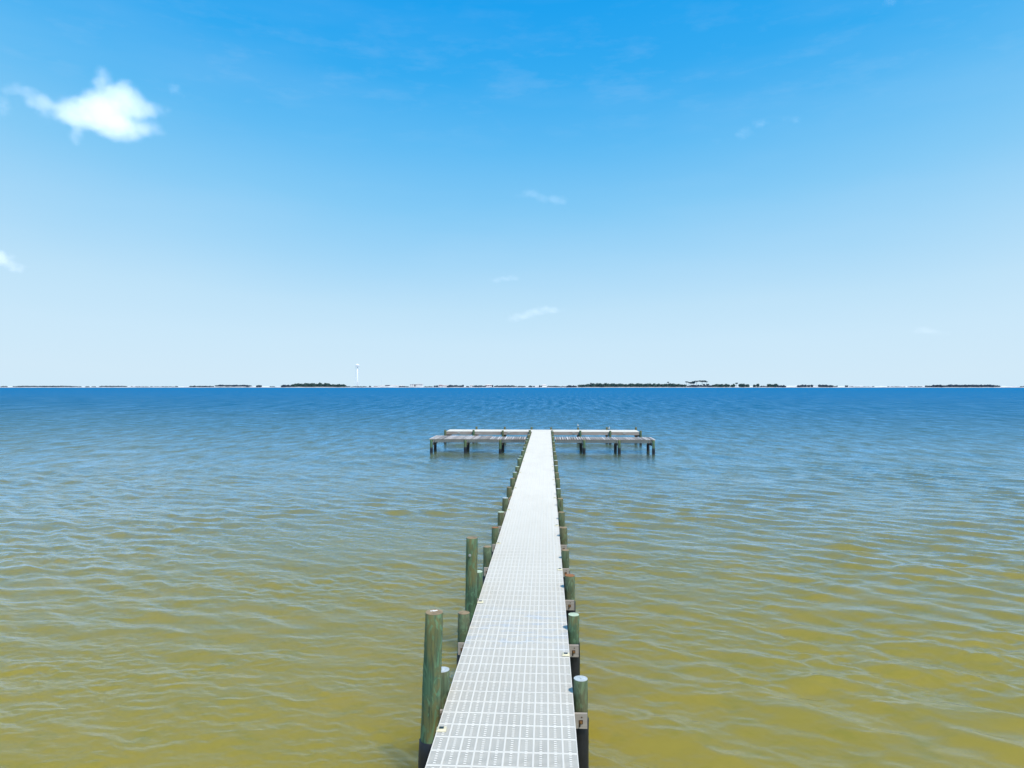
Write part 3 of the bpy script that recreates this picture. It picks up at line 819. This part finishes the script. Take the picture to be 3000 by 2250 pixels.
def pine(px, ytop, ybot, wpx, label, d=1174, ybase=1133.2, lean=0.0, group='tall pines standing above the wood on the far shore', flat=True):
    r_ = random.Random(int(px*7))
    zt, zc, zb = zy(ytop, d), zy(ybot+0.8, d), zy(ybase, d)
    c0 = far(px, d, zb)
    th = thing('pine_tree', label, 'tree', c0, 0, group)
    Wd = wpx/2050*d; hh = zt-zb; hc = zc-zb
    mb = MB(); n = max(2, int(Wd/1.6))
    for i in range(n):
        q = (i+0.5)/n-0.5
        rz_ = (hh-hc)*0.5*(1-abs(q)*0.9)
        p = RT*(q*Wd)
        clump(mb, (p.x, p.y+r_.uniform(-1, 1), hh-rz_*r_.uniform(1.0, 1.25)-abs(q)*0.6), (Wd/n*0.8+0.3, 1.0, max(0.35, rz_)), r_, leaf=0.6, n=55)
    mb.build('crown', M['pine'], th)
    tk = MB()
    tk.bar((0, 0, -1), (lean, 0, hh*0.6), 0.34, 0.24, 8); tk.bar((lean, 0, hh*0.6), (lean*1.2, 0, (hh+hc)/2), 0.24, 0.12, 8)
    if n > 2:
        for s_ in (-1, 1):
            p = RT*(s_*Wd*0.28)
            tk.bar((lean, 0, hc*0.75), (p.x, p.y, hc+0.3), 0.16, 0.10, 6)
    tk.build('trunk', M['trunk'], th)
    return th

# woods that read as one mass
for a in [
    (1693, 2010, 1122.6, 'long dark wood behind the beach right of the pier head', 'oak', 5.2),
    (855, 972, 1121.6, 'dense dark wood on the far shore left of the white water tower', 'oak', 4.2),
    (2765, 2925, 1126.0, 'long smooth low dark wood at the far right of the shore', 'scrub', 7.0),
    (38, 224, 1130.2, 'long thin dark wood line at the far left of the shore', 'scrub', 2.4),
    ]:
    veg('woodland', a[0], a[1], a[2], a[3], 'woodland', 'woods on the far shore', 'stuff', mat=a[4], lump=a[5], rough=0.22 if a[4] == 'scrub' else 0.3)
veg('scrub_belt', 1448, 1513, 1128.8, 'low dark scrub on the shore just left of the walkway line', 'scrub', 'scrub belts on the dunes', 'stuff', lump=2.2)
veg('scrub_belt', 1309, 1354, 1127.9, 'rounded dark scrub right beside the small pink roofed house', 'scrub', 'scrub belts on the dunes', 'stuff', lump=4)
veg('scrub_belt', 1385, 1423, 1128.8, 'dark scrub between the small pinkish house and the broad white roof', 'scrub', 'scrub belts on the dunes', 'stuff', lump=2.6)
veg('scrub_belt', 292, 373, 1129.8, 'dark scrub on the dune at left, between the long wood line and open sand', 'scrub', 'scrub belts on the dunes', 'stuff', lump=2.4)
veg('scrub_belt', 555, 627, 1129.6, 'broken scrub on a white dune just left of the dark humped thicket', 'scrub', 'scrub belts on the dunes', 'stuff', lump=2)
veg('scrub_belt', 632, 733, 1127.2, 'dark humped thicket with white sand slopes in front, left of the wood', 'scrub', 'scrub belts on the dunes', 'stuff', lump=5, rough=0.15, ybase=1132.3)
veg('scrub_belt', 2014, 2090, 1127.2, 'dark undergrowth beneath the tall pines', 'scrub', 'scrub belts on the dunes', 'stuff', lump=3)
veg('scrub_belt', 1603, 1640, 1130, 'low brownish scrub on the dune right of the walkway', 'scrub', 'scrub belts on the dunes', 'stuff', lump=1.6)
veg('scrub_belt', 1168, 1196, 1131, 'low dark scrub between the long low building and the white blocks', 'scrub', 'scrub belts on the dunes', 'stuff', lump=2)

for x0, x1, yt, lb in [
    (1242, 1268, 1131.2, 'thin low scrub strip right of the tallest white block'),
    (1029, 1076, 1131.6, 'thin low scrub strip right of the water tower foot'),
    (380, 436, 1131.8, 'thin low scrub strip on the open sand at left, nearer the left edge'),
    (448, 512, 1132.0, 'thin low scrub strip on the open sand at left, nearer the wood'),
    (1641, 1658, 1130.6, 'little scrub patch between the dune and the long wood'),
    (2488, 2552, 1132.0, 'thin low scrub strip in front of the right open sand'),
    (2608, 2644, 1132.0, 'short low scrub strip between tiny bushes on the right sand'),
    (2660, 2706, 1131.6, 'thin low scrub strip left of the far right thickets')]:
    veg('scrub_belt', x0, x1, yt, lb, 'scrub', 'scrub belts on the dunes', 'stuff', lump=1.6, rough=0.6)
trees = [
    (823, 853, 1127.4, 'low tree clump at the left foot of the dense wood left of the water tower'),
    (974, 1010, 1125.2, 'rounded tree between the dense wood and the water tower'),
    (1013, 1026, 1130.2, 'small bush just left of the water tower foot'),
    (2089, 2120, 1124.2, 'wide dark tree just right of the tall pines'),
    (2124, 2137, 1123.0, 'round domed tree right of the wide tree beside the pines'),
    (2140, 2154, 1125.0, 'low rounded tree between the domed tree and the lollipop tree'),
    (2165, 2194, 1122.6, 'tall bushy tree at the right end of the tree row'),
    (2208, 2222, 1124.0, 'lone tree on the sand right of the tree row'),
    (2226, 2249, 1130, 'low thicket left of the round dark tree at the dune foot'),
    (2250, 2276, 1123.8, 'round dark tree at the left foot of the bright high dune'),
    (2277, 2302, 1128.4, 'low bushes trailing right from the round dark tree'),
    (2337, 2361, 1126.6, 'dark shrub cresting the highest white dune'),
    (2367, 2381, 1126.6, 'small shrub on the right shoulder of the highest white dune'),
    (2399, 2440, 1126.2, 'long dark thicket right of the highest white dune'),
    (2441, 2453, 1130, 'bush at the right end of the long thicket past the high dune'),
    (2477, 2485, 1129, 'spiky small bush on open sand right of the long thicket'),
    (2555, 2562, 1131.4, 'tiny bush on the open sand, left of three tiny ones at right'),
    (2600, 2606, 1131.3, 'tiny bush on the open sand, middle of three tiny ones at right'),
    (2646, 2653, 1131.4, 'tiny bush on the open sand, right of three tiny ones at right'),
    (2711, 2725, 1128, 'small round bush left of the low dune thickets at far right'),
    (2727, 2762, 1127.2, 'rounded thicket just left of the long smooth wood at far right'),
    (2988, 3003, 1131, 'low bush at the right edge of the photo'),
    (2, 22, 1131.0, 'low bush at the left edge of the photo'),
    (226, 239, 1131.4, 'first little bush right of the thin wood line at far left'),
    (250, 262, 1131.6, 'second little bush right of the thin wood line at far left'),
    (268, 281, 1132, 'third little bush right of the thin wood line at far left'),
    (514, 521, 1131, 'lone dark bush on the long open sand at left'),
    (440, 446, 1132, 'tiny bush on the long open sand at left'),
    (750, 766, 1128.2, 'dark bush between the humped thicket and the dense wood'),
    (790, 806, 1131.8, 'flat bush on the sand left of the dense wood'),
    (1081, 1087, 1130, 'single dark bush between the water tower and the radio mast'),
    (1272, 1283, 1129.2, 'rounded bush on the left of the small pink roofed house'),
    (1354, 1358, 1127.7, 'narrow upright bush at the right end of the rounded scrub'),
    (1366, 1373, 1130.5, 'small bush left of the small pinkish house'),
    (1441, 1445, 1127.2, 'narrow upright bush right of the broad white roof'),
    (1516, 1539, 1130.2, 'low bush left of the walkway line with sand behind it'),
    (1548, 1558, 1129.4, 'dark bush straight beyond the left side of the pier head'),
    (1560, 1567, 1130.4, 'small bush next to the little white hut'),
    (1580, 1587, 1128.6, 'upright bush between the little white hut and the white house'),
    (1660, 1690, 1129, 'dark thicket on the dune at the left end of the long wood'),
]
for a in trees:
    veg('tree' if a[2] < 1127 else 'bush', a[0], a[1], a[2], a[3], 'tree' if a[2] < 1127 else 'bush', 'trees and bushes on the far shore', mat='oak' if a[2] < 1125.5 else 'scrub', d=1164)

pine(2012, 1117.2, 1120.5, 7, 'slim pine with a small flat top, leftmost of the tall pines')
pine(2018.3, 1119.6, 1121.2, 3, 'thin small topped pine between the slim pine and the bushy pine')
pine(2024, 1119, 1124.5, 7, 'short bushy pine, third from the left of the tall pines')
pine(2031.5, 1115.6, 1126, 8, 'full crowned pine with foliage down its trunk')
pine(2041, 1115.4, 1118.2, 11, 'pine with a level crown left of the broad umbrella pine')
pine(2057, 1114.4, 1118.8, 21, 'broad umbrella pine, widest and tallest of the group')
pine(2069.5, 1117.6, 1119.8, 7, 'slim pine right of the broad umbrella pine')
pine(2062.5, 1124.6, 1129, 4, 'short pointed young tree below the umbrella pine')
pine(2073, 1124.6, 1128, 6, 'small round tree below and right of the umbrella pine')
pine(2157.7, 1121.2, 1124.8, 5, 'lollipop shaped tree with bare trunk in the tree row right of the pines')
pine(1731, 1121.6, 1124, 3.2, 'lone treetop rising above the left part of the long wood')
pine(1957.5, 1118.8, 1121.4, 3.5, 'lone treetop rising above the right part of the long wood')

# ------------------------------------------------------------------ buildings on the far shore
M['bwhite'] = simple('white_painted_wall', (0.78, 0.76, 0.76), 0.8, 0.05, 0.3)
M['bpink'] = simple('pinkish_wall', (0.52, 0.42, 0.44), 0.8, 0.08, 0.3)
M['bgrey'] = simple('grey_wall', (0.30, 0.29, 0.33), 0.8, 0.08, 0.3)
M['roofw'] = simple('pale_roof', (0.74, 0.70, 0.68), 0.8, 0.05, 0.3)
M['roofd'] = simple('dark_roof', (0.20, 0.18, 0.22), 0.8, 0.05, 0.3)
M['roofp'] = simple('dusty_pink_roof', (0.50, 0.36, 0.36), 0.8, 0.05, 0.3)
M['glass'] = simple('dark_window', (0.07, 0.08, 0.10), 0.3, 0.1, 0.3)
def building(x0, x1, ytop, ybase, label, wall='bwhite', roof='roofw', kind='hip', wins=4, d=1205, storeys=1):
    zb, zt = zy(ybase, d), zy(ytop, d)
    W = (x1-x0)/2050*d; Hh = zt-zb; D = 8.0
    c0 = far((x0+x1)/2, d, zb)
    th = thing('building', label, 'building', c0, PSI, 'buildings on the far shore')
    rf = Hh*(0.34 if kind != 'flat' else 0.10)
    mb = MB(); mb.box(-W/2+0.3, W/2-0.3, 0, D, -1.5, Hh-rf); mb.build('wall', M[wall], th)
    mb = MB(); e = 0.35
    if kind == 'flat':
        mb.box(-W/2, W/2, -0.3, D+0.3, Hh-rf+0.004, Hh)
    else:
        ins = min(W*0.25, 3.0)
        z0 = Hh-rf+0.004; n = 0
        mb.v += [(-W/2-e, -0.6, z0), (W/2+e, -0.6, z0), (W/2+e, D+0.6, z0), (-W/2-e, D+0.6, z0), (-W/2+ins, D/2, Hh), (W/2-ins, D/2, Hh)]
        for f_ in [(0, 1, 5, 4), (1, 2, 5), (2, 3, 4, 5), (3, 0, 4), (3, 2, 1, 0)]: mb.face(f_)
    mb.build('roof', M[roof], th)
    for s_ in range(storeys):
        hb = (Hh-rf)/storeys
        for k in range(wins):
            xc = -W/2+W*(k+0.7)/(wins+0.4)
            ww = min(1.1, W/wins*0.28)
            q = MB(); q.box(xc-ww, xc+ww, -0.06, -0.003, hb*s_+hb*0.30, hb*s_+hb*0.78); q.build('window', M['glass'], th)
    return th
building(1094, 1108, 1130.8, 1133.2, 'small brownish house, leftmost of the shore buildings', 'bpink', 'roofp', wins=2)
building(1108, 1128, 1129.2, 1133.0, 'low long white house left of the dark roofed one', wins=4)
building(1128, 1141, 1128.0, 1133.0, 'low building with a dark flat roof between two white ones', 'bgrey', 'roofd', 'flat', wins=3)
building(1141.5, 1168, 1128.6, 1133.2, 'long white building with dark openings right of the dark roofed one', 'bwhite', 'roofw', 'hip', wins=6)
building(1168, 1185, 1129.4, 1132.8, 'white hipped roof tailing off above the low scrub', 'bwhite', 'roofw', 'hip', wins=2, d=1225)
building(1200, 1212, 1125.2, 1132.8, 'small two storey white block left of the larger white block', 'bwhite', 'roofw', 'flat', wins=2, storeys=2)
building(1212.3, 1217.5, 1126.2, 1132.8, 'narrow grey block between the two white blocks', 'bgrey', 'roofd', 'flat', wins=1, storeys=2, d=1212)
building(1218, 1238.5, 1124.2, 1133.0, 'larger two storey white block, tallest of the shore buildings', 'bwhite', 'roofw', 'flat', wins=5, storeys=2)
building(1284, 1296, 1127.0, 1132.6, 'small house with a dusty pink wall and roof beside a white one', 'bpink', 'roofp', wins=2)
building(1296.5, 1311, 1127.8, 1132.6, 'white roofed house right of the dusty pink one', 'bpink', 'roofw', wins=2, d=1207)
building(1376, 1386, 1128.0, 1132.6, 'small pinkish house between two scrub patches left of the broad white roof', 'bpink', 'roofw', wins=2)
building(1421, 1441.5, 1126.4, 1132.6, 'house with a broad white roof above dark scrub', 'bpink', 'roofw', wins=3)
building(1568, 1578.5, 1129.4, 1132.8, 'little white hut beyond the left side of the pier head', 'bwhite', 'roofw', wins=1)
building(1586.5, 1602, 1126.4, 1133.0, 'white house straight beyond the end of the walkway', 'bwhite', 'roofw', wins=3)

# radio masts
for px, yt, yb, r0, lb in ((1117.7, 1108, 1131, 0.16, 'tall thin radio mast above the low white house'), (1146, 1123, 1131, 0.10, 'short thin mast over the long white building')):
    d = 1215; zb = zy(yb, d); hh = zy(yt, d)-zb
    th = thing('radio_mast', lb, 'mast', far(px, d, zb))
    mb = MB(); mb.bar((0, 0, -1), (0, 0, hh), r0, r0*0.4, 6)
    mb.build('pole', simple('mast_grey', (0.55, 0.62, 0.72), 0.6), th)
    mb = MB()
    for k in range(3): mb.bar((-0.5+0.1*k, 0, hh*(0.6+0.15*k)), (0.5-0.1*k, 0, hh*(0.6+0.15*k)), 0.05, 0.05, 6)
    mb.build('antenna', M['bwhite'], th)

# water tower
M['tower'] = simple('white_tower_paint', (0.82, 0.84, 0.87), 0.6, 0.03, 0.2)
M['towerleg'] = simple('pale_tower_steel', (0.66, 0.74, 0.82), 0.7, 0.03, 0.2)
d = 1260
base = far(1047, d, zy(1133.2, d)); hh = zy(1066, d)-base.z
tw = thing('water_tower', 'tall white water tower with a domed tank on a slim central column', 'water tower', base, PSI)
hb = hh-4.9
mb = MB()
prof_t = [(0.9, hb), (2.4, hb+0.35), (3.35, hb+1.0), (3.62, hb+1.8), (3.62, hb+2.9), (3.25, hb+3.7), (2.3, hb+4.4), (1.1, hb+4.8), (0.15, hb+4.9)]
mb.ring_tube([(0, 0, z, r_) for r_, z in prof_t], 28)
tk = mb.build('tank', M['tower'], tw, smooth=True)
mb = MB(); mb.ring_tube([(0, 0, hb+1.75, 3.95), (0, 0, hb+1.9, 3.95)], 28); mb.build('balcony', M['tower'], tk)
mb = MB(); mb.ring_tube([(0, 0, -1, 1.2), (0, 0, hb*0.3, 1.05), (0, 0, hb+0.05, 1.05)], 20); mb.build('column', M['tower'], tw, smooth=True)
for k in range(6):
    a = 2*math.pi*(k+0.5)/6
    mb = MB(); mb.bar((5.0*math.cos(a), 5.0*math.sin(a), -1), (3.3*math.cos(a), 3.3*math.sin(a), hb+1.1), 0.17, 0.14, 8)
    mb.build('leg', M['towerleg'], tw)
mb = MB()
for zf in (0.33, 0.66):
    rr = 5.0-1.7*zf
    for k in range(6):
        a, b = 2*math.pi*(k+0.5)/6, 2*math.pi*(k+1.5)/6
        mb.bar((rr*math.cos(a), rr*math.sin(a), hb*zf), (rr*math.cos(b), rr*math.sin(b), hb*zf), 0.06, 0.06, 6)
mb.build('brace', M['towerleg'], tw)

# little posts at the waterline on the far beach
for i, px in enumerate((1274, 1280, 1286, 1295)):
    p = far(px, 1149, 0)
    mb = MB(); mb.bar((0, 0, -0.5), (0, 0, 1.9), 0.28, 0.24, 8)
    o = mb.build('beach_post', M['trunk'], None, p)
    tag(o, 'small dark post at the far waterline below the dusty pink house', 'post', 'dark posts in a row at the far waterline')

# ------------------------------------------------------------------ clouds
def cloud(blobs, dens, label, d=1500.0, emis=0.55, nscale=1.0, namp=0.75, warp=0.35):
    S = d/2050
    cx = sum(b[0] for b in blobs)/len(blobs); cy = sum(b[1] for b in blobs)/len(blobs)
    c0 = far(cx, d, zy(cy, d))
    m, t = newmat('cloud_vapour')
    tc = t.n('ShaderNodeTexCoord').outputs['Object']
    size = max(b[2] for b in blobs)*S
    wn = t.n('ShaderNodeTexNoise', {'Vector': tc, 'Scale': 1.6/size*nscale, 'Detail': 3.0, 'Roughness': 0.55})
    off = t.n('ShaderNodeVectorMath', {0: t.n('ShaderNodeVectorMath', {0: wn.outputs['Color'], 1: (0.5, 0.5, 0.5)}, operation='SUBTRACT').outputs[0], 3: size*warp}, operation='SCALE').outputs[0]
    p = t.n('ShaderNodeVectorMath', {0: tc, 1: off}, operation='ADD').outputs[0]
    f = None
    mb = MB()
    for (bx, by, rx, ry, wgt) in blobs:
        c = (( bx-cx)*S, 0.0, (cy-by)*S); ra = (rx*S, (rx+ry)*0.5*S, ry*S)
        v = t.n('ShaderNodeVectorMath', {0: p, 1: c}, operation='SUBTRACT').outputs[0]
        v = t.n('ShaderNodeVectorMath', {0: v, 1: tuple(1/q for q in ra)}, operation='MULTIPLY').outputs[0]
        q = t.n('ShaderNodeVectorMath', {0: v, 1: v}, operation='DOT_PRODUCT').outputs['Value']
        g = t.math('MULTIPLY', t.math('MAXIMUM', t.math('SUBTRACT', 1.0, q), 0.0), wgt)
        f = g if f is None else t.math('ADD', f, g)
        k = 1.0
        mb.ellipsoid(c, tuple(x*k+size*0.05 for x in ra), 20, 14)
    nz = t.noise(tc, 2.4/size*nscale, 5, 0.6)
    g = t.math('SUBTRACT', f, t.math('MULTIPLY', t.rng(nz, 0.3, 0.7), namp))
    dn = t.math('MULTIPLY', t.rng(g, -0.05, 1.3, 0, 1, True), dens)
    sc_ = t.n('ShaderNodeVolumeScatter', {'Color': (0.97, 0.98, 1.0, 1), 'Density': dn, 'Anisotropy': 0.0}).outputs[0]
    em = t.n('ShaderNodeEmission', {'Color': (1.0, 0.965, 0.985, 1), 'Strength': t.math('MULTIPLY', dn, emis)}).outputs[0]  # added glow whitens the vapour, standing in for multiply scattered sunlight
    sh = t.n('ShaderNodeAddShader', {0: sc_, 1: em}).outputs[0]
    t.out(None, sh)
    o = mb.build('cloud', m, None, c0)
    o.rotation_euler = (0, 0, PSI)
    rm = o.modifiers.new('merge', 'REMESH'); rm.mode = 'VOXEL'; rm.voxel_size = max(size*0.09, 1.5)
    tag(o, label, 'cloud', 'small clouds in the blue sky')
    return o
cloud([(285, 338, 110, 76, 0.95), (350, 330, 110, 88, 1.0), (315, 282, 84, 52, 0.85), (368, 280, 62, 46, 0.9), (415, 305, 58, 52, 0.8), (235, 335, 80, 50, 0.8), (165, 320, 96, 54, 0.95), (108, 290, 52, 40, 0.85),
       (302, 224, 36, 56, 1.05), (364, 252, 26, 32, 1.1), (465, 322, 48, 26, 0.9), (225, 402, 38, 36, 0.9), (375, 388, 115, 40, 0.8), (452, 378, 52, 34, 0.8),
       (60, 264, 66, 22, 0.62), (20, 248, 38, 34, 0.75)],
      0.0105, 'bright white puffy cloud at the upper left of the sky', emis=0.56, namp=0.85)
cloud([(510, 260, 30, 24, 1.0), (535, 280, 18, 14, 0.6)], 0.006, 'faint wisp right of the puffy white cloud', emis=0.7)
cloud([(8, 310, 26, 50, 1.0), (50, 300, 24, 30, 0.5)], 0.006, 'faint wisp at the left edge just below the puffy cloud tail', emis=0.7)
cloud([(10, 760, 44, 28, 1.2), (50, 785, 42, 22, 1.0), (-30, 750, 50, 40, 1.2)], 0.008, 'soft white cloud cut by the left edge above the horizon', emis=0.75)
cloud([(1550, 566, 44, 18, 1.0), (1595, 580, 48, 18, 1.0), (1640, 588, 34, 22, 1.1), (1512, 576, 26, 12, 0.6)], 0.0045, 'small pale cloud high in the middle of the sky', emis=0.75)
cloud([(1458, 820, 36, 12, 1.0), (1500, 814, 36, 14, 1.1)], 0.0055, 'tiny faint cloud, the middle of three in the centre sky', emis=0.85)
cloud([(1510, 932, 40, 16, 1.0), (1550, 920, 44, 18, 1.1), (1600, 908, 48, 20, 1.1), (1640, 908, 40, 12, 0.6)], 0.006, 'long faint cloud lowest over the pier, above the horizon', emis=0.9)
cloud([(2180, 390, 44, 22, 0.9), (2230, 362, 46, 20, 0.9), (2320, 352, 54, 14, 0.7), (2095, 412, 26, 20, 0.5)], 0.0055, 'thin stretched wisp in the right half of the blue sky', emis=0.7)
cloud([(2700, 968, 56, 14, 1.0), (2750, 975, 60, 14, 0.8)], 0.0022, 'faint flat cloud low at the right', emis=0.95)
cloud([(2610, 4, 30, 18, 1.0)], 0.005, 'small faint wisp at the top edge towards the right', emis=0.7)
